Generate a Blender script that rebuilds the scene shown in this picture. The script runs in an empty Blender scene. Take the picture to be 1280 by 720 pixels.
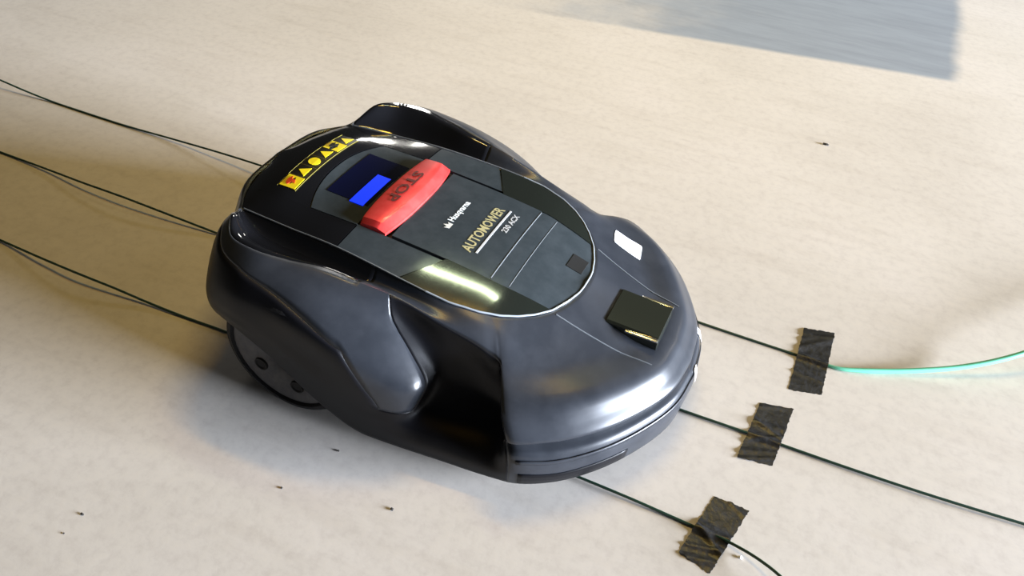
import bpy, bmesh, math, random
from mathutils import Vector, Matrix
from mathutils.bvhtree import BVHTree

random.seed(7)
scene = bpy.context.scene
COL = scene.collection

# ------------------------------------------------------------------ camera
F = 993.0                                   # focal length in pixels of the 1280x720 frame
RX = Vector((0.90525124, 0.31377004, -0.28647609))    # scene axes seen from the lens (right, down, forward)
RY = Vector((0.42113154, -0.57330512, 0.70282961))
RZ = Vector((0.05628866, -0.7568815, -0.65112363))
CAM = Vector((0.53, -0.8505, 0.90))
cam_d = bpy.data.cameras.new('camera')
cam = bpy.data.objects.new('camera', cam_d); COL.objects.link(cam)
m = Matrix(((RX[0], -RX[1], -RX[2], CAM[0]),
            (RY[0], -RY[1], -RY[2], CAM[1]),
            (RZ[0], -RZ[1], -RZ[2], CAM[2]),
            (0, 0, 0, 1)))
cam.matrix_world = m
cam_d.sensor_width = 36.0
cam_d.lens = F / 1280.0 * 36.0
cam_d.clip_start = 0.02
scene.camera = cam

# ------------------------------------------------------------------ world, lights, exposure
world = bpy.data.worlds.new('world'); scene.world = world
world.use_nodes = True
bg = world.node_tree.nodes['Background']
bg.inputs['Color'].default_value = (0.90, 0.95, 1.0, 1)
bg.inputs['Strength'].default_value = 0.022

def area(name, loc, target, sx, sy, power, color):
    d = bpy.data.lights.new(name, 'AREA'); d.shape = 'RECTANGLE'
    d.size = sx; d.size_y = sy; d.energy = power; d.color = color
    o = bpy.data.objects.new(name, d); COL.objects.link(o)
    o.location = loc
    z = (Vector(loc) - Vector(target)).normalized()
    x = Vector((0, 0, 1)).cross(z)
    if x.length < 1e-4: x = Vector((1, 0, 0))
    x.normalize(); y = z.cross(x)
    mm = Matrix((x, y, z)).transposed().to_4x4(); mm.translation = Vector(loc)
    o.matrix_world = mm
    return o

# low daylight through the wide open door at the front of the mower
area('door_daylight', (12.0, 1.6, 1.5), (0, 0.0, 1.5), 5.4, 3.0, 8600, (0.86, 0.95, 1.10))
# window high in the far wall
area('far_window', (-3.0, 6.6, 2.5), (0, 0.0, 0.2), 0.9, 0.5, 42, (1.0, 0.97, 0.90))
# ceiling tube lamp on the far side, then an added fill light
def tube(name, a, b, w, power, color):
    a = Vector(a); b = Vector(b)
    d = bpy.data.lights.new(name, 'AREA'); d.shape = 'RECTANGLE'
    d.size = (b - a).length; d.size_y = w; d.energy = power; d.color = color
    o = bpy.data.objects.new(name, d); COL.objects.link(o)
    x = (b - a).normalized(); z = Vector((0, 0, 1)); y = z.cross(x).normalized(); z = x.cross(y)
    mm = Matrix((x, y, z)).transposed().to_4x4(); mm.translation = (a + b) / 2
    o.matrix_world = mm
    return o
tube('ceiling_tube_and_fill', (-0.60, 1.60, 2.6), (0.50, 1.43, 2.6), 0.05, 9, (0.86, 1.0, 0.62))
tube('ceiling_tube_and_fill', (2.4, 3.4, 2.6), (3.6, 3.4, 2.6), 0.05, 20, (1.0, 0.90, 0.72))  # added light, brightens the floor at the upper right
# added warm strip beside the tube, carries its amber light separately
tube('warm_fill', (-0.55, 1.08, 2.6), (0.55, 1.02, 2.6), 0.16, 19, (1.0, 0.58, 0.08))

vs = scene.view_settings
vs.view_transform = 'Standard'; vs.look = 'None'; vs.gamma = 1.0; vs.use_curve_mapping = False
vs.exposure = 0.30

# ------------------------------------------------------------------ helpers
def ray(u, v):
    c = Vector(((u - 640) / F, (v - 360) / F, 1))
    return Vector((RX.dot(c), RY.dot(c), RZ.dot(c)))
def at(u, v, z=0.0):                         # the point at height z behind a pixel
    r = ray(u, v); return CAM + r * ((z - CAM.z) / r.z)

def lerp_table(tab, x):
    if x <= tab[0][0]: return tab[0][1]
    for (a, va), (b, vb) in zip(tab, tab[1:]):
        if x <= b: return va + (vb - va) * (x - a) / (b - a)
    return tab[-1][1]

def material(name, color, rough=0.4, metallic=0.0, spec=0.5, coat=0.0, coat_rough=0.05, noise=0.0, nscale=40, color2=None,
             bump=0.0, bscale=200, emit=None, estr=0.0, spots=None, rvar=0.0):
    mt = bpy.data.materials.new(name); mt.use_nodes = True
    nt = mt.node_tree; p = nt.nodes['Principled BSDF']
    p.inputs['Base Color'].default_value = (*color, 1)
    p.inputs['Roughness'].default_value = rough
    p.inputs['Metallic'].default_value = metallic
    p.inputs['Specular IOR Level'].default_value = spec
    p.inputs['Coat Weight'].default_value = coat
    p.inputs['Coat Roughness'].default_value = coat_rough
    tc = nt.nodes.new('ShaderNodeTexCoord')
    if noise > 0 or color2:
        n = nt.nodes.new('ShaderNodeTexNoise'); n.inputs['Scale'].default_value = nscale
        n.inputs['Detail'].default_value = 6; n.inputs['Roughness'].default_value = 0.65
        nt.links.new(tc.outputs['Object'], n.inputs['Vector'])
        r = nt.nodes.new('ShaderNodeValToRGB')
        r.color_ramp.elements[0].position = 0.38; r.color_ramp.elements[1].position = 0.68
        c2 = color2 or tuple(min(1, c * (1 + noise)) for c in color)
        r.color_ramp.elements[0].color = (*color, 1); r.color_ramp.elements[1].color = (*c2, 1)
        nt.links.new(n.outputs['Fac'], r.inputs['Fac'])
        nt.links.new(r.outputs['Color'], p.inputs['Base Color'])
        if rvar:
            mr = nt.nodes.new('ShaderNodeMapRange')
            mr.inputs['To Min'].default_value = max(0.02, rough - rvar); mr.inputs['To Max'].default_value = rough + rvar
            nt.links.new(n.outputs['Fac'], mr.inputs['Value']); nt.links.new(mr.outputs['Result'], p.inputs['Roughness'])
    if bump > 0:
        n2 = nt.nodes.new('ShaderNodeTexNoise'); n2.inputs['Scale'].default_value = bscale; n2.inputs['Detail'].default_value = 4
        nt.links.new(tc.outputs['Object'], n2.inputs['Vector'])
        b = nt.nodes.new('ShaderNodeBump'); b.inputs['Strength'].default_value = bump; b.inputs['Distance'].default_value = 0.002
        nt.links.new(n2.outputs['Fac'], b.inputs['Height']); nt.links.new(b.outputs['Normal'], p.inputs['Normal'])
    if emit:
        p.inputs['Emission Color'].default_value = (*emit, 1); p.inputs['Emission Strength'].default_value = estr
    return mt

M = {}
M['hull'] = material('charcoal_plastic', (0.020, 0.0225, 0.028), rough=0.32, spec=0.45, color2=(0.031, 0.034, 0.041), nscale=16, rvar=0.06)
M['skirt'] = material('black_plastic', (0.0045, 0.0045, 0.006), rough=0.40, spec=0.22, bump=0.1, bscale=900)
M['gloss'] = material('black_gloss', (0.006, 0.006, 0.007), rough=0.09, spec=0.6, coat=0.5)
M['slate'] = material('slate_plastic', (0.030, 0.037, 0.041), rough=0.12, spec=0.5, color2=(0.042, 0.050, 0.055), nscale=30, bump=0.02, bscale=700)
M['lens'] = material('smoked_lens', (0.012, 0.014, 0.011), rough=0.085, spec=0.9, coat=0.0)
M['dark'] = material('matte_black', (0.006, 0.006, 0.006), rough=0.7, spec=0.3)
M['tyre'] = material('tyre_rubber', (0.010, 0.010, 0.011), rough=0.75, spec=0.3, bump=0.3, bscale=300)
M['hub'] = material('hub_grey_plastic', (0.055, 0.055, 0.062), rough=0.6, color2=(0.09, 0.088, 0.09), nscale=60)
M['red'] = material('red_plastic', (0.62, 0.030, 0.028), rough=0.34, spec=0.5, coat=0.2, color2=(0.72, 0.06, 0.055), nscale=25)
M['redink'] = material('dark_red_ink', (0.10, 0.004, 0.005), rough=0.5)
M['screen'] = material('navy_screen', (0.003, 0.004, 0.020), rough=0.12, spec=0.5)
M['lit'] = material('lit_blue_lcd', (0.0, 0.005, 0.2), rough=0.5, spec=0.2, emit=(0.0, 0.035, 1.0), estr=0.95)
M['yellow'] = material('yellow_print', (0.80, 0.62, 0.01), rough=0.35)
M['blackink'] = material('black_print', (0.008, 0.007, 0.004), rough=0.35)
M['orangeink'] = material('red_print', (0.55, 0.05, 0.01), rough=0.35)
M['olive'] = material('dull_yellow_line', (0.30, 0.25, 0.05), rough=0.4)
M['white'] = material('white_print', (0.85, 0.92, 0.95), rough=0.4)
M['gold'] = material('gold_print', (0.46, 0.40, 0.19), rough=0.35, color2=(0.26, 0.24, 0.14), nscale=300)
M['silver'] = material('silver_print', (0.46, 0.46, 0.46), rough=0.35)
M['label'] = material('plain_white', (0.95, 0.95, 0.97), rough=0.25)
M['steel'] = material('contact_steel', (0.80, 0.78, 0.74), rough=0.25, metallic=1.0)
M['seam'] = material('edge_line_grey', (0.13, 0.14, 0.15), rough=0.3)  # grey for edge lines; puts the deck edge highlight into colour
M['rim'] = material('rim_highlight_grey', (0.30, 0.33, 0.36), rough=0.15, spec=0.8)  # pale grey, the light caught by the rim is put into colour
M['plate'] = material('dock_plate_plastic', (0.022, 0.024, 0.017), rough=0.16, spec=0.6, coat=0.3)
M['wire'] = material('dark_green_wire', (0.012, 0.046, 0.028), rough=0.4)
M['mint'] = material('mint_green_cable', (0.17, 0.62, 0.42), rough=0.4)
M['tape'] = material('black_tape', (0.012, 0.012, 0.012), rough=0.38, spec=0.5, color2=(0.035, 0.035, 0.036), nscale=60, bump=0.5, bscale=120)
M['grit'] = material('dark_grit', (0.05, 0.045, 0.04), rough=0.9)

def link(name, me, mat=None, parent=None, smooth=True, sharp=38):
    for p in me.polygons: p.use_smooth = smooth
    if smooth and sharp:
        me.set_sharp_from_angle(angle=math.radians(sharp))
    if mat is not None: me.materials.append(mat)
    o = bpy.data.objects.new(name, me); COL.objects.link(o)
    if parent is not None: o.parent = parent
    return o
def from_bm(name, bm, mat=None, parent=None, smooth=True, sharp=38):
    bmesh.ops.recalc_face_normals(bm, faces=bm.faces)
    me = bpy.data.meshes.new(name); bm.to_mesh(me); bm.free()
    return link(name, me, mat, parent, smooth, sharp)
def tag(o, label, cat, group=None, kind=None):
    if label: o['label'] = label
    if cat: o['category'] = cat
    if group: o['group'] = group
    if kind: o['kind'] = kind
    return o

def grid(bm, pts, close_bottom=None):
    """pts[i][j] -> quads; returns vertex table"""
    vt = [[bm.verts.new(p) for p in row] for row in pts]
    for i in range(len(vt) - 1):
        for j in range(len(vt[0]) - 1):
            try: bm.faces.new((vt[i][j], vt[i + 1][j], vt[i + 1][j + 1], vt[i][j + 1]))
            except ValueError: pass
    return vt
def slab(bm, pts, depth):
    """a sheet given as a grid, with rim walls going down by depth and a floor"""
    n, k = len(pts), len(pts[0])
    top = grid(bm, pts)
    bot = [[None] * k for _ in range(n)]
    ring = [(i, 0) for i in range(n)] + [(n - 1, j) for j in range(1, k)] + [(i, k - 1) for i in range(n - 2, -1, -1)] + [(0, j) for j in range(k - 2, 0, -1)]
    low = [bm.verts.new(Vector(pts[i][j]) - Vector((0, 0, depth))) for i, j in ring]
    for a in range(len(ring)):
        b = (a + 1) % len(ring)
        i, j = ring[a]; i2, j2 = ring[b]
        bm.faces.new((top[i][j], top[i2][j2], low[b], low[a]))
    return top
def tube_mesh(bm, pts, r, seg=8, caps=True):
    pts = [Vector(p) for p in pts]; rings = []
    for i, p in enumerate(pts):
        t = (pts[min(i + 1, len(pts) - 1)] - pts[max(i - 1, 0)]).normalized()
        s = t.cross(Vector((0, 0, 1)))
        if s.length < 1e-4: s = Vector((1, 0, 0))
        s.normalize(); n = s.cross(t).normalized()
        rr = r[i] if isinstance(r, (list, tuple)) else r
        rings.append([bm.verts.new(p + (s * math.cos(2 * math.pi * k / seg) + n * math.sin(2 * math.pi * k / seg)) * rr) for k in range(seg)])
    for a, b in zip(rings, rings[1:]):
        for k in range(seg):
            bm.faces.new((a[k], a[(k + 1) % seg], b[(k + 1) % seg], b[k]))
    if caps:
        bm.faces.new(rings[0]); bm.faces.new(rings[-1])
def catmull(pts, n, ten=1.0):
    """smooth curve through the points, chord-length tangents so that close points do not overshoot"""
    out = []; P = [Vector(p) for p in pts]; D = [max((b - a).length, 1e-6) for a, b in zip(P, P[1:])]
    def slope(k):
        if k == 0: return (P[1] - P[0]) / D[0]
        if k == len(P) - 1: return (P[-1] - P[-2]) / D[-1]
        return ((P[k] - P[k-1]) / D[k-1] * D[k] + (P[k+1] - P[k]) / D[k] * D[k-1]) / (D[k-1] + D[k])
    for i in range(len(P) - 1):
        m1, m2 = slope(i) * D[i] * ten, slope(i + 1) * D[i] * ten; p1, p2 = P[i], P[i + 1]
        for k in range(n):
            t = k / n
            out.append(p1 * (2*t**3 - 3*t*t + 1) + m1 * (t**3 - 2*t*t + t) + p2 * (-2*t**3 + 3*t*t) + m2 * (t**3 - t*t))
    out.append(P[-1].copy()); return out
def box(bm, lo, hi, bevel=0.0):
    r = bmesh.ops.create_cube(bm, size=1)
    for v in r['verts']:
        v.co = Vector([lo[i] + (hi[i] - lo[i]) * (v.co[i] + 0.5) for i in range(3)])
    if bevel:
        es = list({e for v in r['verts'] for e in v.link_edges})
        bmesh.ops.bevel(bm, geom=es, offset=bevel, segments=2, affect='EDGES', profile=0.5)
def revolve(bm, prof, cx, cz, axis_sign, seg=40):
    """profile of (radius, y) turned round an axis parallel to Y"""
    rows = []
    for k in range(seg):
        a = 2 * math.pi * k / seg
        rows.append([bm.verts.new((cx + r * math.cos(a), y * axis_sign, cz + r * math.sin(a))) for r, y in prof])
    for k in range(seg):
        A, B = rows[k], rows[(k + 1) % seg]
        for j in range(len(prof) - 1):
            bm.faces.new((A[j], A[j + 1], B[j + 1], B[j]))
    bmesh.ops.remove_doubles(bm, verts=bm.verts, dist=1e-5)

# ------------------------------------------------------------------ floor
def floor_material():
    mt = bpy.data.materials.new('pale_concrete'); mt.use_nodes = True
    nt = mt.node_tree; L = nt.links; N = nt.nodes; p = N['Principled BSDF']
    tc = N.new('ShaderNodeTexCoord')
    def noise(scale, detail=5, rough=0.6, vec=None):
        n = N.new('ShaderNodeTexNoise'); n.inputs['Scale'].default_value = scale
        n.inputs['Detail'].default_value = detail; n.inputs['Roughness'].default_value = rough
        L.new(vec or tc.outputs['Object'], n.inputs['Vector']); return n
    def ramp(src, stops):
        r = N.new('ShaderNodeValToRGB')
        while len(r.color_ramp.elements) < len(stops): r.color_ramp.elements.new(0.5)
        for e, (pos, c) in zip(r.color_ramp.elements, stops): e.position = pos; e.color = (*c, 1)
        L.new(src, r.inputs['Fac']); return r
    def math_(op, a, b):
        n = N.new('ShaderNodeMath'); n.operation = op
        for i, v in enumerate((a, b)):
            if isinstance(v, (int, float)): n.inputs[i].default_value = v
            else: L.new(v, n.inputs[i])
        return n.outputs[0]
    big = noise(1.5, 5)
    r1 = ramp(big.outputs['Fac'], [(0.30, (0.60, 0.55, 0.49)), (0.5, (0.66, 0.608, 0.545)), (0.72, (0.71, 0.655, 0.60))])
    fine = noise(55, 6, 0.7)
    r2 = ramp(fine.outputs['Fac'], [(0.30, (0.90, 0.89, 0.89)), (0.52, (1, 1, 1)), (0.8, (1.05, 1.04, 1.02))])
    mix = N.new('ShaderNodeMix'); mix.data_type = 'RGBA'; mix.blend_type = 'MULTIPLY'; mix.inputs[0].default_value = 1.0
    L.new(r1.outputs['Color'], mix.inputs[6]); L.new(r2.outputs['Color'], mix.inputs[7])
    # scuffs stretched along one direction
    mp = N.new('ShaderNodeMapping'); mp.inputs['Rotation'].default_value = (0, 0, 0.25); mp.inputs['Scale'].default_value = (1.6, 9, 1)
    L.new(tc.outputs['Object'], mp.inputs['Vector'])
    sc = noise(2.2, 6, 0.7, mp.outputs['Vector'])
    r3 = ramp(sc.outputs['Fac'], [(0.30, (0.93, 0.92, 0.91)), (0.50, (1, 1, 1)), (1.0, (1, 1, 1))])
    mix2 = N.new('ShaderNodeMix'); mix2.data_type = 'RGBA'; mix2.blend_type = 'MULTIPLY'; mix2.inputs[0].default_value = 1.0
    L.new(mix.outputs[2], mix2.inputs[6]); L.new(r3.outputs['Color'], mix2.inputs[7])
    # grey area with a straight edge beyond the mower
    sx = N.new('ShaderNodeSeparateXYZ'); L.new(tc.outputs['Object'], sx.inputs[0])
    wob = noise(6, 4)
    wobv = math_('MULTIPLY', math_('SUBTRACT', wob.outputs['Fac'], 0.5), 0.05)
    edge = math_('SUBTRACT', sx.outputs['Y'], math_('ADD', math_('MULTIPLY', sx.outputs['X'], 0.16), 1.315))
    def smooth(v, lo, hi):
        n = N.new('ShaderNodeMapRange'); n.interpolation_type = 'SMOOTHSTEP'
        n.inputs['From Min'].default_value = lo; n.inputs['From Max'].default_value = hi
        L.new(v, n.inputs['Value']); return n.outputs['Result']
    m1 = smooth(math_('ADD', edge, math_('MULTIPLY', wobv, 0.25)), 0.0, 0.03)
    m2 = smooth(math_('SUBTRACT', 0.845, math_('ADD', sx.outputs['X'], wobv)), 0.0, 0.05)
    m3 = smooth(math_('ADD', sx.outputs['X'], math_('MULTIPLY', wobv, 12)), -0.55, 0.25)
    m4 = smooth(math_('SUBTRACT', 2.9, sx.outputs['Y']), 0.0, 0.9)
    mask = math_('MULTIPLY', math_('MULTIPLY', m1, m2), math_('MULTIPLY', m3, m4))
    grey = ramp(sc.outputs['Fac'], [(0.3, (0.27, 0.295, 0.33)), (0.6, (0.32, 0.35, 0.39))])
    mix3 = N.new('ShaderNodeMix'); mix3.data_type = 'RGBA'
    L.new(mask, mix3.inputs[0]); L.new(mix2.outputs[2], mix3.inputs[6]); L.new(grey.outputs['Color'], mix3.inputs[7])
    L.new(mix3.outputs[2], p.inputs['Base Color'])
    p.inputs['Roughness'].default_value = 0.62; p.inputs['Specular IOR Level'].default_value = 0.12
    bmp = N.new('ShaderNodeBump'); bmp.inputs['Strength'].default_value = 0.06; bmp.inputs['Distance'].default_value = 0.002
    L.new(fine.outputs['Fac'], bmp.inputs['Height']); L.new(bmp.outputs['Normal'], p.inputs['Normal'])
    return mt
bm = bmesh.new()
box(bm, (-7, -6, -0.1), (7, 8, 0.0))
fl = from_bm('floor', bm, floor_material(), None, smooth=False)
tag(fl, 'pale beige concrete floor with scuffs under the mower', None, kind='structure')

# ------------------------------------------------------------------ the mower
mower = bpy.data.objects.new('robot_lawn_mower', None); COL.objects.link(mower)
tag(mower, 'dark charcoal robot lawn mower with red stop button, standing over three wires', 'lawn mower')

# --- deck height
ZEDGE = [(-.24, .2185), (-.19, .217), (-.1, .217), (-.02, .217), (.085, .2075), (.16, .197), (.2, .190), (.24, .181), (.28, .172), (.305, .170)]
CROWN = [(-.235, .004), (-.20, .014), (-.155, .022), (-.10, .013), (-.02, .007), (.05, .006), (.2, .009), (.26, .006), (.3, .002)]
HALF = [(-.228, .02), (-.222, .07), (-.21, .108), (-.19, .14), (-.1, .147), (-.02, .151), (.085, .158), (.13, .1595), (.16, .1585), (.2, .149), (.225, .137), (.245, .122),
        (.262, .104), (.278, .081), (.29, .052), (.297, .026), (.3, .0)]
def smooth_table(tab, x):
    if x <= tab[0][0]: return tab[0][1]
    for i in range(len(tab) - 1):
        (a, va), (b, vb) = tab[i], tab[i + 1]
        if x <= b:
            def slope(k):
                k0, k1 = max(k - 1, 0), min(k + 1, len(tab) - 1)
                return (tab[k1][1] - tab[k0][1]) / (tab[k1][0] - tab[k0][0])
            t = (x - a) / (b - a); d = b - a
            return (2*t**3 - 3*t*t + 1) * va + (t**3 - 2*t*t + t) * d * slope(i) + (-2*t**3 + 3*t*t) * vb + (t**3 - t*t) * d * slope(i + 1)
    return tab[-1][1]
def half(x): return lerp_table(HALF, x)
def deck_z(x, y):
    h = max(half(x), 0.02)
    return smooth_table(ZEDGE, x) + smooth_table(CROWN, x) * max(0.0, 1 - (y / h) ** 2)

# --- hull: ribs running round half the body, each from the deck seam down to the skirt
RIBS = [
 # L0 deck seam        L1 trough           L2 crest            L3                  L4                  L5                  L6                 L7                  L8                 L9 skirt edge
 [(-.226,0,.2205),    (-.230,0,.222),     (-.234,0,.222),     (-.238,0,.214),     (-.236,0,.175),     (-.232,0,.14),      (-.229,0,.125),    (-.226,0,.115),     (-.222,0,.10),     (-.215,0,.08)],
 [(-.216,.088,.219),  (-.219,.09,.2205),  (-.223,.091,.2205), (-.227,.094,.213),  (-.227,.10,.175),   (-.223,.10,.14),    (-.221,.10,.125),  (-.219,.10,.115),   (-.216,.10,.10),   (-.21,.10,.08)],
 [(-.186,.136,.2155), (-.189,.139,.216),  (-.193,.143,.217),  (-.199,.150,.207),  (-.206,.165,.172),  (-.206,.17,.14),    (-.205,.17,.125),  (-.204,.17,.115),   (-.20,.172,.10),   (-.195,.172,.085)],
 [(-.172,.140,.2155), (-.170,.152,.212),  (-.165,.188,.241),  (-.172,.198,.233),  (-.187,.222,.178),  (-.188,.229,.150),  (-.186,.230,.138), (-.184,.231,.128),  (-.18,.231,.115),  (-.175,.231,.10)],
 [(-.14,.1435,.216),  (-.138,.160,.204),  (-.141,.217,.236),  (-.146,.234,.224),  (-.157,.256,.185),  (-.160,.264,.162),  (-.159,.266,.152), (-.157,.267,.146),  (-.154,.268,.142), (-.150,.268,.136)],
 [(-.10,.1455,.216),  (-.10,.163,.199),   (-.10,.225,.234),   (-.104,.252,.219),  (-.108,.275,.190),  (-.110,.281,.168),  (-.110,.282,.158), (-.110,.283,.152),  (-.110,.283,.147), (-.110,.283,.142)],
 [(-.05,.148,.216),   (-.05,.164,.197),   (-.05,.217,.229),   (-.051,.252,.215),  (-.050,.276,.190),  (-.048,.282,.155),  (-.048,.283,.142), (-.048,.283,.130),  (-.048,.283,.118), (-.048,.283,.106)],
 [(.0,.1505,.214),    (.0,.165,.196),     (.0,.204,.225),     (.003,.245,.209),   (.010,.279,.180),   (.020,.281,.130),   (.024,.283,.105),  (.026,.283,.085),   (.027,.283,.068),  (.027,.283,.050)],
 [(.045,.153,.210),   (.045,.166,.195),   (.045,.200,.218),   (.045,.232,.201),   (.066,.275,.165),   (.098,.280,.118),   (.118,.278,.083),  (.100,.282,.065),   (.095,.283,.045),  (.09,.283,.024)],
 [(.078,.1555,.207),  (.080,.167,.194),   (.084,.195,.211),   (.094,.214,.188),   (.130,.236,.152),   (.160,.254,.116),   (.146,.270,.082),  (.135,.277,.065),   (.13,.280,.045),   (.128,.280,.022)],
 [(.095,.157,.2055),  (.097,.168,.193),   (.100,.193,.207),   (.110,.200,.184),   (.148,.206,.146),   (.176,.212,.110),   (.170,.240,.074),  (.165,.268,.060),   (.165,.277,.042),  (.165,.277,.022)],
 [(.150,.1575,.198),  (.155,.169,.192),   (.165,.190,.186),   (.170,.192,.172),   (.185,.196,.138),   (.200,.206,.104),   (.202,.236,.070),  (.202,.264,.058),   (.205,.273,.042),  (.205,.273,.022)],
 [(.205,.1455,.188),  (.212,.162,.184),   (.225,.187,.166),   (.232,.190,.152),   (.246,.192,.120),   (.254,.200,.092),   (.255,.232,.068),  (.258,.258,.056),   (.262,.268,.040),  (.262,.268,.022)],
 [(.218,.140,.185),   (.230,.160,.178),   (.248,.188,.157),   (.254,.194,.146),   (.264,.196,.116),   (.272,.204,.090),   (.276,.236,.068),  (.280,.256,.056),   (.286,.266,.040),  (.286,.265,.022)],
 [(.222,.138,.1845),  (.237,.160,.176),   (.256,.192,.154),   (.268,.218,.140),   (.286,.248,.118),   (.298,.258,.096),   (.293,.250,.088),  (.303,.261,.080),   (.308,.266,.050),  (.306,.262,.022)],
 [(.245,.121,.180),   (.266,.146,.165),   (.290,.180,.146),   (.322,.214,.130),   (.336,.227,.112),   (.344,.234,.096),   (.336,.226,.088),  (.348,.237,.080),   (.355,.243,.050),  (.352,.239,.022)],
 [(.263,.102,.175),   (.292,.120,.158),   (.326,.147,.140),   (.368,.176,.129),   (.381,.185,.111),   (.391,.191,.095),   (.383,.184,.087),  (.395,.193,.079),   (.402,.198,.050),  (.399,.195,.022)],
 [(.280,.077,.172),   (.316,.084,.154),   (.360,.103,.135),   (.406,.122,.125),   (.421,.128,.108),   (.432,.132,.093),   (.423,.127,.085),  (.436,.133,.078),   (.443,.137,.050),  (.440,.135,.022)],
 [(.293,.038,.171),   (.334,.042,.151),   (.388,.052,.129),   (.436,.062,.120),   (.450,.065,.104),   (.461,.067,.090),   (.452,.065,.083),  (.465,.067,.076),   (.472,.069,.050),  (.469,.068,.022)],
 [(.298,0,.171),      (.340,0,.150),      (.395,0,.127),      (.444,0,.118),      (.458,0,.103),      (.469,0,.089),      (.460,0,.082),     (.473,0,.075),      (.480,0,.050),     (.477,0,.022)],
]
NU, NV = 7, 12
def build_surface():
    lev = list(zip(*RIBS))
    cols = [catmull(l, NU) for l in lev]                 # along the perimeter, per level
    ribs = list(zip(*cols))
    return [catmull(r, NV, 0.75) for r in ribs]                # [perimeter][down]
SURF = build_surface()
def surf(u, v, side=1, lift=0.0):
    """point on the hull at rib number u and level v"""
    def P(u, v):
        a = max(0, min(len(SURF) - 1.001, u * NU)); b = max(0, min(len(SURF[0]) - 1.001, v * NV))
        i, j = int(a), int(b); s, t = a - i, b - j
        return (SURF[i][j] * (1 - s) * (1 - t) + SURF[i + 1][j] * s * (1 - t) + SURF[i][j + 1] * (1 - s) * t + SURF[i + 1][j + 1] * s * t)
    p = P(u, v)
    if lift:
        du = P(u + .12, v) - P(u - .12, v); dv = P(u, v + .12) - P(u, v - .12)
        n = du.cross(dv)
        if n.length > 1e-9:
            n.normalize()
            if n.dot(p - Vector((0.1, 0, 0.05))) < 0: n = -n
            p = p + n * lift
    return Vector((p.x, p.y * side, p.z))

def split_level(u): return 3.0 + 0.333 * min(3.0, max(0.0, u - 5.0))
def level_rows(u):
    vb = split_level(u)
    return [2 * k / 9 for k in range(9)] + [2 + (vb - 2) * k / 7 for k in range(7)] + [vb + (6 - vb) * k / 11 for k in range(11)] + [6 + 3 * k / 15 for k in range(16)]
NROW = len(level_rows(0))
def zone(u, j):
    """which mesh and colour a piece of the surface gets"""
    if j < 9 and 2.2 < u < 8.0: return 'trough'
    if u < 13.86 and j >= 27: return 'skirt'
    if 9.42 < u < 13.86 and j >= 9: return 'skirt'
    if 2.8 < u < 8.0 and j >= 16: return 'skirt'
    return 'hull'
COLS = [[surf(i / NU, v) for v in level_rows(i / NU)] for i in range(len(SURF))]
allv, allf = [], []
def hull_mesh(which, sides):
    bm = bmesh.new()
    for sgn in sides:
        vt = {}
        for i in range(len(COLS) - 1):
            for j in range(NROW - 1):
                if zone((i + .5) / NU, j) != which: continue
                q = []
                for a, b in ((i, j), (i + 1, j), (i + 1, j + 1), (i, j + 1)):
                    if (a, b) not in vt:
                        p = COLS[a][b]; vt[(a, b)] = bm.verts.new((p.x, p.y * sgn, p.z))
                    q.append(vt[(a, b)])
                bm.faces.new(q if sgn < 0 else q[::-1])
    bmesh.ops.remove_doubles(bm, verts=bm.verts, dist=1e-4)
    bm.normal_update()
    if sum((f.calc_center_median() - Vector((.1, 0, .08))).dot(f.normal) * f.calc_area() for f in bm.faces) < 0:
        bmesh.ops.reverse_faces(bm, faces=bm.faces)
    me = bpy.data.meshes.new(which); bm.to_mesh(me); bm.free()
    n = len(allv); allv.extend(v.co[:] for v in me.vertices); allf.extend([tuple(n + k for k in p.vertices) for p in me.polygons])
    return me
for nm, which, mt, sides in (('hull', 'hull', 'hull', (1, -1)), ('side_trough', 'trough', 'gloss', (1,)), ('side_trough', 'trough', 'gloss', (-1,)), ('side_skirt', 'skirt', 'skirt', (1,)), ('side_skirt', 'skirt', 'skirt', (-1,))):
    o = link(nm, hull_mesh(which, sides), M[mt], mower, sharp=42)
    sol = o.modifiers.new('shell', 'SOLIDIFY'); sol.thickness = 0.003; sol.offset = -1
BVH = BVHTree.FromPolygons(allv, allf)
def drop(x, y, lift=0.0):
    h = BVH.ray_cast(Vector((x, y, 0.5)), Vector((0, 0, -1)))
    return (h[0].z if h[0] else deck_z(x, y)) + lift

# chassis under the shell
bm = bmesh.new()
box(bm, (-.19, -.13, .045), (.22, .13, .150), 0.02)
box(bm, (.20, -.11, .05), (.37, .11, .105), 0.01)
from_bm('chassis', bm, M['dark'], mower)

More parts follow.
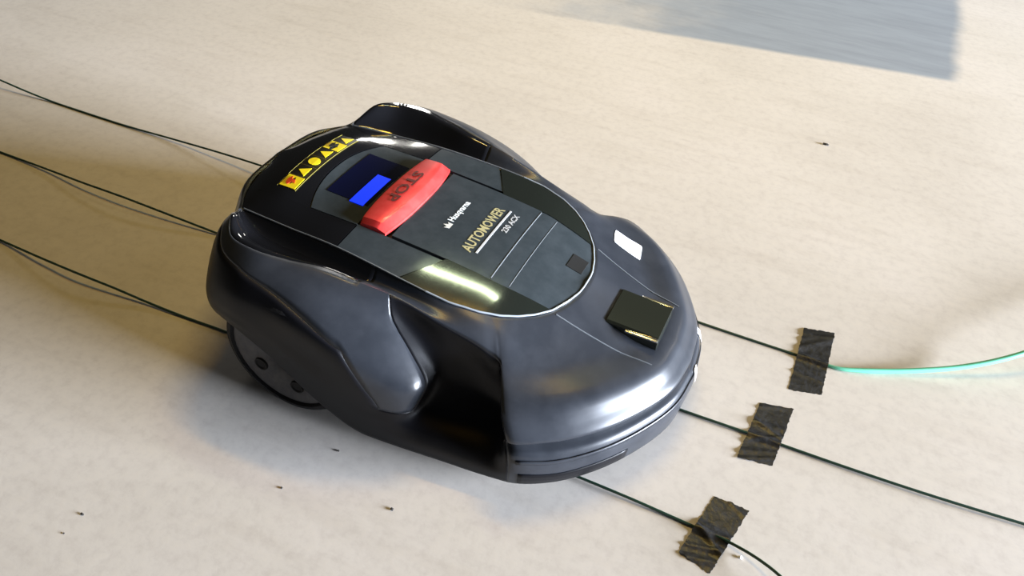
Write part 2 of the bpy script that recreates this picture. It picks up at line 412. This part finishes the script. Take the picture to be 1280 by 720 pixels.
# --- wheels
def wheel(side):
    bm = bmesh.new()
    prof = [(.030, .212), (.088, .212), (.097, .217), (.1, .228), (.1, .256), (.098, .268), (.092, .275), (.085, .277), (.082, .272)]
    revolve(bm, prof, -.036, .1, side)
    w = from_bm('wheel', bm, M['tyre'], mower)
    for k in range(26):
        a = 2 * math.pi * k / 26
        bm = bmesh.new(); c, s = math.cos(a), math.sin(a)
        r = bmesh.ops.create_cube(bm, size=1)
        for v in r['verts']:
            lx, ly, lz = v.co.x * .010, v.co.y * .030, v.co.z * .004
            rr = .0985 + lz
            v.co = Vector((-.036 + rr * c - lx * s, (.242 + ly) * side, .1 + rr * s + lx * c))
        from_bm('tread_lug', bm, M['tyre'], w, smooth=False)
    bm = bmesh.new()
    prof = [(0.0, .2695), (.018, .2695), (.020, .266), (.030, .266), (.036, .271), (.066, .273), (.074, .2755), (.082, .273), (.082, .259)]
    revolve(bm, prof, -.036, .1, side)
    from_bm('hub_cap', bm, M['hub'], w)
    for k in range(5):
        a = -1.25 + 2 * math.pi * k / 5
        bm = bmesh.new()
        revolve(bm, [(0, .2728), (.0075, .2728), (.0088, .2742), (.0105, .2742), (.0112, .271)], -.036 + .052 * math.cos(a), .1 + .052 * math.sin(a), side, 16)
        from_bm('hub_hole', bm, M['dark'], w)
wheel(1); wheel(-1)
for sgn in (1, -1):
    bm = bmesh.new()
    revolve(bm, [(0, -.012), (.033, -.012), (.038, -.007), (.038, .007), (.033, .012), (0, .012)], .33, .038, 1, 24)
    for v in bm.verts: v.co.y += .11 * sgn
    cw = from_bm('caster_wheel', bm, M['tyre'], mower)
    bm = bmesh.new()
    box(bm, (.322, .11 * sgn - .018, .03), (.338, .11 * sgn - .0135, .085)); box(bm, (.322, .11 * sgn + .0135, .03), (.338, .11 * sgn + .018, .085))
    box(bm, (.318, .11 * sgn - .018, .08), (.342, .11 * sgn + .018, .10))
    from_bm('caster_fork', bm, M['dark'], cw)

# --- deck panels
def frange(a, b, n): return [a + (b - a) * i / n for i in range(n + 1)]
def panel(name, xs, ylo, yhi, ny, lift, mat, depth=0.005, parent=mower, bm=None):
    own = bm is None
    if own: bm = bmesh.new()
    pts = []
    for x in xs:
        a, b = ylo(x), yhi(x)
        pts.append([(x, y, deck_z(x, y) + lift) for y in frange(a, b, ny)])
    slab(bm, pts, depth)
    if own: return from_bm(name, bm, mat, parent, sharp=35)
def panel_y(name, ys, xlo, xhi, nx, lift, mat, depth=0.005, parent=mower, bm=None):
    own = bm is None
    if own: bm = bmesh.new()
    pts = []
    for y in ys:
        a, b = xlo(y), xhi(y)
        pts.append([(x, y, deck_z(x, y) + lift) for x in frange(a, b, nx)])
    slab(bm, pts, depth)
    if own: return from_bm(name, bm, mat, parent, sharp=35)

# dark bed that shows in the joints
xs = frange(-.226, .298, 50)
panel('deck_bed', xs, lambda x: -max(half(x), .002), lambda x: max(half(x), .002), 24, -.0045, M['dark'], 0.012)

def rear(y): return -.227 + .037 * (abs(y) / .14) ** 2.3
def arc(y): return -.121 + .022 * (abs(y) / .1) ** 2.4
G = .0012
bm = bmesh.new()
panel_y('', frange(-.1, .1, 22), rear, lambda y: arc(y) - G, 10, .0, None, bm=bm)
for s in (1, -1):
    ys = frange(.1 * s, .139 * s, 6)
    pts = []
    for t in frange(0, 1, 6):
        row = []
        for x in frange(0, 1, 14):
            y0 = (.1 + .0) ; xr = rear(.1 + .039 * t)
            xx = xr + (-.0215 - xr) * x
            hw = .139 if xx < -.19 else half(xx) - .0015
            yy = .1 + (hw - .1) * t
            row.append((xx, yy * s, deck_z(xx, yy) + 0.0))
        pts.append(row)
    slab(bm, pts, .005)
rear_cover = from_bm('rear_cover', bm, M['gloss'], mower, sharp=35)
panel_y('display_panel', frange(-.0985, .0985, 20), lambda y: arc(y) + G, lambda y: -.0215, 10, .0, M['slate'])
for s in (1, -1):
    # side panel, from the stop button joint to the slanting joint of the lens
    pts = []
    for t in frange(0, 1, 6):
        x1 = .119 - .036 * t - G
        row = []
        for q in frange(0, 1, 12):
            x = -.0195 + (x1 + .0195) * q
            yi = .0975; yo = half(x) - .0015
            y = yi + (yo - yi) * t
            row.append((x, y * s, deck_z(x, y)))
        pts.append(row)
    bm = bmesh.new(); slab(bm, pts, .005)
    from_bm('side_panel', bm, M['slate'], mower, sharp=35)
    # lens from the joint round to the front arc
    pts = []
    for t in frange(0, 1, 10):
        row = []
        for q in frange(0, 1, 22):
            x0 = .119 - .036 * t + G
            x = x0 + (.2745 - x0) * q
            yo = half(x) - .0012
            yi = min(.0915 - .010 * max(0, (x - .2) / .08), yo - .0008)
            y = yi + (yo - yi) * t
            row.append((x, y * s, deck_z(x, y) + .0006))
        pts.append(row)
    bm = bmesh.new(); slab(bm, pts, .005)
    from_bm('smoked_lens', bm, M['lens'], mower, sharp=35)

def cw_(x): return min(.0935 - .010 * max(0, (x - .2) / .08), half(x) - .0012) - .0015
panel('cover_panel', frange(.0325, .186, 20), lambda x: -cw_(x), cw_, 18, .0004, M['slate'])
panel('front_cover_panel', frange(.1875, .2965, 20), lambda x: -max(cw_(x), .004), lambda x: max(cw_(x), .004), 18, -.0004, M['slate'])
bm = bmesh.new()
tube_mesh(bm, [(.1868, y, deck_z(.187, y) + .0002) for y in frange(-.088, .088, 14)], .0009, 6)
from_bm('grip_edge', bm, M['seam'], mower)
bm = bmesh.new()
tube_mesh(bm, [(.214, y, deck_z(.214, y) - .0004) for y in frange(-.086, .086, 14)], .0006, 6)
from_bm('grip_line', bm, M['seam'], mower)
panel('dark_inset', frange(.262, .286, 5), lambda x: .008, lambda x: .040, 5, .0004, M['dark'], .002)  # small dark piece on the front cover panel

# rim round the lens, its pale colour imitates a highlight
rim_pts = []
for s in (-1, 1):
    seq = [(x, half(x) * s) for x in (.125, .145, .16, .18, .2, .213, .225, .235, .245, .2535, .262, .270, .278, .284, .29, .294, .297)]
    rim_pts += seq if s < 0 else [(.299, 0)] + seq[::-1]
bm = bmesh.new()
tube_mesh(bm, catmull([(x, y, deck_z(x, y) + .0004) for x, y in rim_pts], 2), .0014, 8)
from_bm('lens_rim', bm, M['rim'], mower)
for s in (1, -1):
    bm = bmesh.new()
    tube_mesh(bm, [(x, half(x) * s, deck_z(x, half(x)) + .0003) for x in frange(-.186, .125, 20)], .0012, 6)  # pale tube stands in for the highlight along the deck edge
    from_bm('deck_edge_highlight', bm, M['seam'], mower)
    # crease on the hood running to the nose
    bm = bmesh.new()
    tube_mesh(bm, [(x, (.083 - .014 * (x - .282) / .13) * s, drop(x, .083 * s - .014 * s * (x - .282) / .13, .0002)) for x in frange(.285, .425, 16)], .0011, 6)
    from_bm('hood_crease', bm, M['seam'], mower)

# --- stop button
def button():
    bm = bmesh.new(); pts = []
    n = 28
    for i in range(n + 1):
        y = -.096 + .192 * i / n
        k = 1 - (abs(y) / .096) ** 2.6
        xr = -.017 - .006 * k; xf = .024 + .010 * k
        base = deck_z(0, y)
        endr = min(1, (1 - abs(y) / .096) / .05)
        e = math.sin(endr * math.pi / 2)
        h = .0045 + .0065 * e
        prof = [(xr, base - .004), (xr, base + h * .55), (xr + .0025, base + h), (xr + .006, base + h + .0006), ((xr + xf) / 2, base + h + .0010), (xf - .013, base + h + .0004),
                (xf - .0105, base + h - .0006), (xf - .0025, base + h * .22), (xf, base + h * .08), (xf, base - .004)]
        pts.append([(x, y, z) for x, z in prof])
    vt = grid(bm, pts)
    bm.faces.new(vt[0]); bm.faces.new(vt[-1])
    return from_bm('stop_button', bm, M['red'], mower, sharp=30)
stop = button()
def button_z(x, y): return deck_z(0, y) + .0120

def text_mesh(txt, size, extrude=0.0):
    c = bpy.data.curves.new('lettering', 'FONT'); c.body = txt; c.size = size; c.align_x = 'CENTER'; c.align_y = 'CENTER'
    c.resolution_u = 2; c.fill_mode = 'BOTH'; c.extrude = extrude; c.offset = size * .024
    o = bpy.data.objects.new('lettering', c); COL.objects.link(o)
    bpy.context.view_layer.update()
    dg = bpy.context.evaluated_depsgraph_get()
    me = bpy.data.meshes.new_from_object(o.evaluated_get(dg))
    bpy.data.objects.remove(o); bpy.data.curves.remove(c)
    return me
def lettering(name, txt, size, origin, right, up, zf, mat, parent, sx=1.0):
    me = text_mesh(txt, size)
    for v in me.vertices:
        x = origin[0] + right[0] * v.co.x * sx + up[0] * v.co.y
        y = origin[1] + right[1] * v.co.x * sx + up[1] * v.co.y
        v.co = Vector((x, y, zf(x, y)))
    return link(name, me, mat, parent, smooth=False)
# STOP reads from behind the mower
lettering('stop_lettering', 'STOP', .023, (-.002, .004), (0, -1), (1, 0), lambda x, y: button_z(x, y) + .0009, M['redink'], stop, 1.6)
lettering('maker_lettering', 'Husqvarna', .0138, (.0865, .010), (0, 1), (-1, 0), lambda x, y: deck_z(x, y) + .0009, M['white'], mower, .95)
# crown mark in front of the maker's name
bm = bmesh.new()
vs_ = [bm.verts.new((.0865 + a, -.029 + b, deck_z(.0865, -.029) + .0009)) for a, b in [(.007, -.006), (.007, .006), (-.002, .007), (.001, .003), (-.006, .0), (.001, -.003), (-.002, -.007)]]
bm.faces.new(vs_); from_bm('maker_emblem', bm, M['white'], mower, smooth=False)
lettering('model_lettering', 'AUTOMOWER', .0215, (.1345, -.004), (0, 1), (-1, 0), lambda x, y: deck_z(x, y) + .0009, M['gold'], mower, .82)
bm = bmesh.new()
panel('', frange(.1475, .1505, 2), lambda x: -.058, lambda x: .058, 16, .0011, None, .0005, bm=bm)
from_bm('model_rule', bm, M['silver'], mower, smooth=False)
lettering('model_number', '230 ACX', .0125, (.1615, .030), (0, 1), (-1, 0), lambda x, y: deck_z(x, y) + .0009, M['silver'], mower)

# --- display
def flat(name, poly, lift, mat, parent):
    """thin printed or inlaid piece lying on the deck, outline in deck x,y"""
    bm = bmesh.new()
    vs = [bm.verts.new((x, y, deck_z(x, y) + lift)) for x, y in poly]
    f = bm.faces.new(vs)
    r = bmesh.ops.extrude_face_region(bm, geom=[f])
    for v in [g for g in r['geom'] if isinstance(g, bmesh.types.BMVert)]: v.co.z -= .0006
    return from_bm(name, bm, mat, parent, smooth=False)
disp = panel('display', frange(-.101, -.030, 8), lambda x: -.056, lambda x: .062, 8, .0008, M['screen'], .002)
panel('lit_display_field', frange(-.059, -.036, 4), lambda x: -.060, lambda x: .018, 6, .0012, M['lit'], .0008, parent=disp)

# --- warning label strip on the rear cover
strip = panel('warning_strip', frange(-.168, -.137, 4), lambda x: -.083, lambda x: .083, 18, .0007, M['blackink'], .0006)
for x in (-.1685, -.1365):
    bm = bmesh.new(); tube_mesh(bm, [(x, y, deck_z(x, y) + .0008) for y in frange(-.084, .084, 16)], .0004, 4); from_bm('strip_border', bm, M['olive'], strip)
cell = .166 / 6
for k in range(6):
    y0 = -.083 + cell * k; y1 = y0 + cell; yc = (y0 + y1) / 2; xa, xb = -.166, -.139; xc = (xa + xb) / 2; g = .0022
    if k:
        bm = bmesh.new(); tube_mesh(bm, [(x, y0, deck_z(x, y0) + .0008) for x in frange(-.168, -.137, 4)], .0004, 4); from_bm('strip_divider', bm, M['olive'], strip)
    if k in (0, 4):
        flat('pictogram_field', [(xa, y0 + g * .5), (xb, y0 + g * .5), (xb, y1 - g * .5), (xa, y1 - g * .5)], .0016, M['yellow'], strip)
        ink = M['orangeink'] if k == 0 else M['blackink']
        flat('pictogram_figure', [(xa + .006, yc - .006), (xa + .011, yc - .009), (xa + .014, yc - .002), (xa + .020, yc - .003), (xa + .017, yc + .004), (xa + .011, yc + .004), (xa + .009, yc + .010), (xa + .005, yc + .004)], .0020, ink, strip)
    elif k == 2:
        flat('pictogram_disc', [(xc + .001 + .0095 * math.cos(a), yc + .0095 * math.sin(a)) for a in [2 * math.pi * q / 14 for q in range(14)]], .0016, M['yellow'], strip)
    else:
        flat('pictogram_triangle', [(xa + .006, yc), (xb - .005, yc - .0105), (xb - .005, yc + .0105)], .0016, M['yellow'], strip)

# --- docking plate on the nose
bm = bmesh.new()
prof = []
for x in frange(.345, .421, 6):
    t = (x - .345) / .076
    zt = .1495 - .0045 * t
    w = .039 - .001 * t
    zb = min(drop(x, 0), zt) - .006
    prof.append([(x, -w, zb), (x, -w, zt - .003), (x, -w + .003, zt), (x, 0, zt + .0012), (x, w - .003, zt), (x, w, zt - .003), (x, w, zb)])
vt = grid(bm, prof)
bm.faces.new(vt[0]); bm.faces.new(vt[-1])
plate = from_bm('docking_plate', bm, M['plate'], mower, sharp=30)
for s in (1, -1):
    bm = bmesh.new()
    a = sorted((.0360 * s, .0425 * s))
    box(bm, (.374, a[0], .1418), (.4215, a[1], .1446), .0005)
    from_bm('charging_contact', bm, M['steel'], plate)

# --- white patch on the hood, white spots and painted slot shade on the bumper
def hull_patch(name, u0, u1, v0, v1, side, lift, mat, nu=10, nv=4, parent=mower):
    bm = bmesh.new()
    grid(bm, [[surf(u, v, side, lift) for v in frange(v0, v1, nv)] for u in frange(u0, u1, nu)])
    o = from_bm(name, bm, mat, parent)
    s = o.modifiers.new('thickness', 'SOLIDIFY'); s.thickness = .0012; s.offset = 0
    return o
bm = bmesh.new()
def lab(x, y): return (x, y, drop(x, y, .0012))
c0, c1, c2, c3 = [(.286, .168), (.335, .164), (.343, .127), (.296, .131)]
pts = []
for s in frange(0, 1, 8):
    row = []
    for t in frange(0, 1, 8):
        # round the corners of the patch a little
        a, b = s * 2 - 1, t * 2 - 1
        q = 1 - .06 * (abs(a) ** 6) * (abs(b) ** 6)
        a *= q; b *= q; ss, tt = (a + 1) / 2, (b + 1) / 2
        x = (c0[0] * (1 - ss) + c1[0] * ss) * (1 - tt) + (c3[0] * (1 - ss) + c2[0] * ss) * tt
        y = (c0[1] * (1 - ss) + c1[1] * ss) * (1 - tt) + (c3[1] * (1 - ss) + c2[1] * ss) * tt
        row.append(lab(x, y))
    pts.append(row)
slab(bm, pts, .001)
from_bm('hood_white_patch', bm, M['label'], mower)
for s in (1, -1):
    hull_patch('bumper_slot_shade', 14.2, 16.7, 8.1, 8.85, s, .0005, M['skirt'], 18, 3)  # dark sheet on the bumper, the slot's shade put into colour
    hull_patch('bumper_ridge', 14.15, 19.0, 7.35, 7.5, s, .0016, M['hull'], 30, 2)
hull_patch('bumper_white_spot', 17.68, 17.88, 6.6, 7.5, 1, .002, M['label'], 3, 3)  # small white piece on the bumper front
hull_patch('bumper_white_spot', 18.75, 18.95, 7.2, 8.0, 1, .002, M['label'], 3, 3)

# ------------------------------------------------------------------ wires and tapes on the floor
def wire(label, pix, r=.0020, extra=None, mat='wire'):
    P = [at(u, v, z) for u, v, z in pix]
    p0 = P[0]
    P = [Vector((p0.x - d, p0.y + .012 * math.sin(d * 2.1), .0025)) for d in (3.0, 2.2, 1.5, .9, .4)] + P + [Vector(p) for p in (extra or [])]
    bm = bmesh.new(); tube_mesh(bm, catmull(P, 6), r, 8)
    o = from_bm('boundary_wire', bm, M[mat], None)
    tag(o, label, 'wire', None)
    return o
def straight(u0, v0, u1, v1): return []
w1 = wire('thin dark green wire ending in a mint green cable, taped beyond the mower',
     [(-90, 68, .02), (0, 100, .018), (30, 113, .010), (60, 125, .003), (110, 142, .002), (150, 155, .002), (220, 175, .006), (285, 194, .016), (335, 210, .022), (420, 240, .012), (640, 318, .002), (880, 405, .0018), (1000, 445, .0018), (1046, 460, .002)])
P = [at(u, v, z) for u, v, z in [(1030, 455, .0025), (1046, 460, .003), (1075, 463, .004), (1110, 464, .005), (1150, 463, .008), (1200, 459, .014), (1245, 451, .024), (1290, 438, .036)]] + [Vector(p) for p in ((1.06, .52, .034), (1.18, .72, .014), (1.32, .95, .005), (1.55, 1.2, .0045), (1.9, 1.4, .0045))]
bm = bmesh.new(); C_ = catmull(P, 6); tube_mesh(bm, C_, [.0019 + .0024 * min(1, i / 14) for i in range(len(C_))], 10)
o = from_bm('lead_cable', bm, M['mint'], w1); o['label'] = 'mint green cable'
wire('thin dark green wire under the middle of the mower, straight beyond its tape',
     [(-90, 157, .01), (0, 190, .002), (60, 212, .006), (105, 229, .013), (150, 245, .016), (205, 266, .012), (275, 293, .003), (560, 400, .0018), (850, 512, .002), (905, 531, .003), (960, 550, .002), (1060, 585, .003), (1150, 615, .004), (1280, 655, .004), (1400, 690, .003)], extra=[(1.5, .05, .0025), (2.0, .08, .0025), (2.6, .05, .0025)])
wire('thin dark green wire beside the near wheel, curving away past the last tape',
     [(-90, 262, .01), (0, 300, .003), (50, 322, .010), (100, 343, .014), (145, 361, .010), (180, 376, .005), (230, 396, .002), (275, 412, .002), (500, 505, .0018), (725, 597, .004), (790, 624, .004), (860, 655, .0018), (910, 677, .004), (945, 697, .010), (975, 720, .016), (1010, 760, .012)], extra=[(.74, -.33, .004), (.78, -.46, .0025), (.78, -.62, .0025), (.72, -.85, .0025)])

def tape(label, corners, wx, seed, wy):
    rnd = random.Random(seed)
    c = [at(u, v, 0) for u, v in corners]          # far-left, far-right, near-right, near-left
    folds = [(rnd.uniform(0, 1), rnd.uniform(.02, .05), rnd.uniform(.0006, .0020), rnd.uniform(-.25, .25)) for _ in range(7)]
    bm = bmesh.new(); pts = []
    NS, NT = 14, 44
    for i in range(NS + 1):
        s = i / NS; row = []
        for j in range(NT + 1):
            t = j / NT
            p = (c[0] * (1 - s) + c[1] * s) * (1 - t) + (c[3] * (1 - s) + c[2] * s) * t
            d = abs(p.y - wy)
            z = .0004 + .0044 * math.exp(-(d / .006) ** 2)
            for f0, fw, fh, sl in folds:
                z += fh * math.exp(-((t - f0 - sl * (s - .5)) / fw) ** 2)
            ex = (1 if i in (0, NS) else 0) * rnd.uniform(-.0008, .0008)
            ey = (1 if j in (0, NT) else 0) * rnd.uniform(-.0015, .0015)
            row.append((p.x + ex, p.y + ey, z))
        pts.append(row)
    slab(bm, pts, .0003)
    for v in bm.verts: v.co.z = max(v.co.z, .0002)
    o = from_bm('tape_strip', bm, M['tape'], None, sharp=60)
    return tag(o, label, 'tape', 'tape strips holding the wires')
tape('black tape strip holding the wire that continues as mint green cable', [(1005, 410), (1043, 418), (1027, 494), (985, 487)], 0, 1, .191)
tape('wrinkled black tape strip over the middle wire, straight beyond the nose', [(950, 503), (992, 512), (965, 583), (921, 572)], 0, 2, -.009)
tape('black tape strip over the wire that curves away, its ends crumpled', [(893, 620), (937, 638), (887, 718), (848, 690)], 0, 5, -.2)

# ------------------------------------------------------------------ grit on the floor
for k, (u, v, s, l) in enumerate([(1032, 181, .0045, 2.2), (423, 564, .0018, 1.4), (352, 610, .0018, 1.3), (490, 637, .0022, 1.4), (103, 643, .0018, 1.8), (80, 667, .0012, 1.2), (925, 697, .003, 1.2)]):
    bm = bmesh.new()
    bmesh.ops.create_icosphere(bm, subdivisions=1, radius=1)
    p = at(u, v, 0)
    for vv in bm.verts:
        vv.co = Vector((vv.co.x * s * l, vv.co.y * s, vv.co.z * s * .5)) * random.uniform(.8, 1.15)
    zmin = min(vv.co.z for vv in bm.verts)
    for vv in bm.verts: vv.co.z -= zmin
    o = from_bm('grit_chip', bm, M['grit'] if k != 6 else M['label'], None, smooth=False)
    o.location = p; o.rotation_euler = (0, 0, random.uniform(-.6, .3))
    if k == 0: tag(o, 'dark splinter lying on the bright floor beyond the mower', 'chip')
    elif k == 6: tag(o, 'small white chip beside the curving wire and its tape', 'chip')
    else: tag(o, {1: 'tiny dark chip of grit closest to the black skirt of the mower',
                  2: 'tiny dark chip of grit in the soft shadow out from the mower wheel',
                  3: 'largest dark chip of grit on the floor out from the black side skirt',
                  4: 'narrow dark chip of grit far out from the wheel, beside a smaller speck',
                  5: 'smallest dark speck of grit, beside a narrow chip far from the wheel'}[k], 'chip', 'grit chips on the floor')
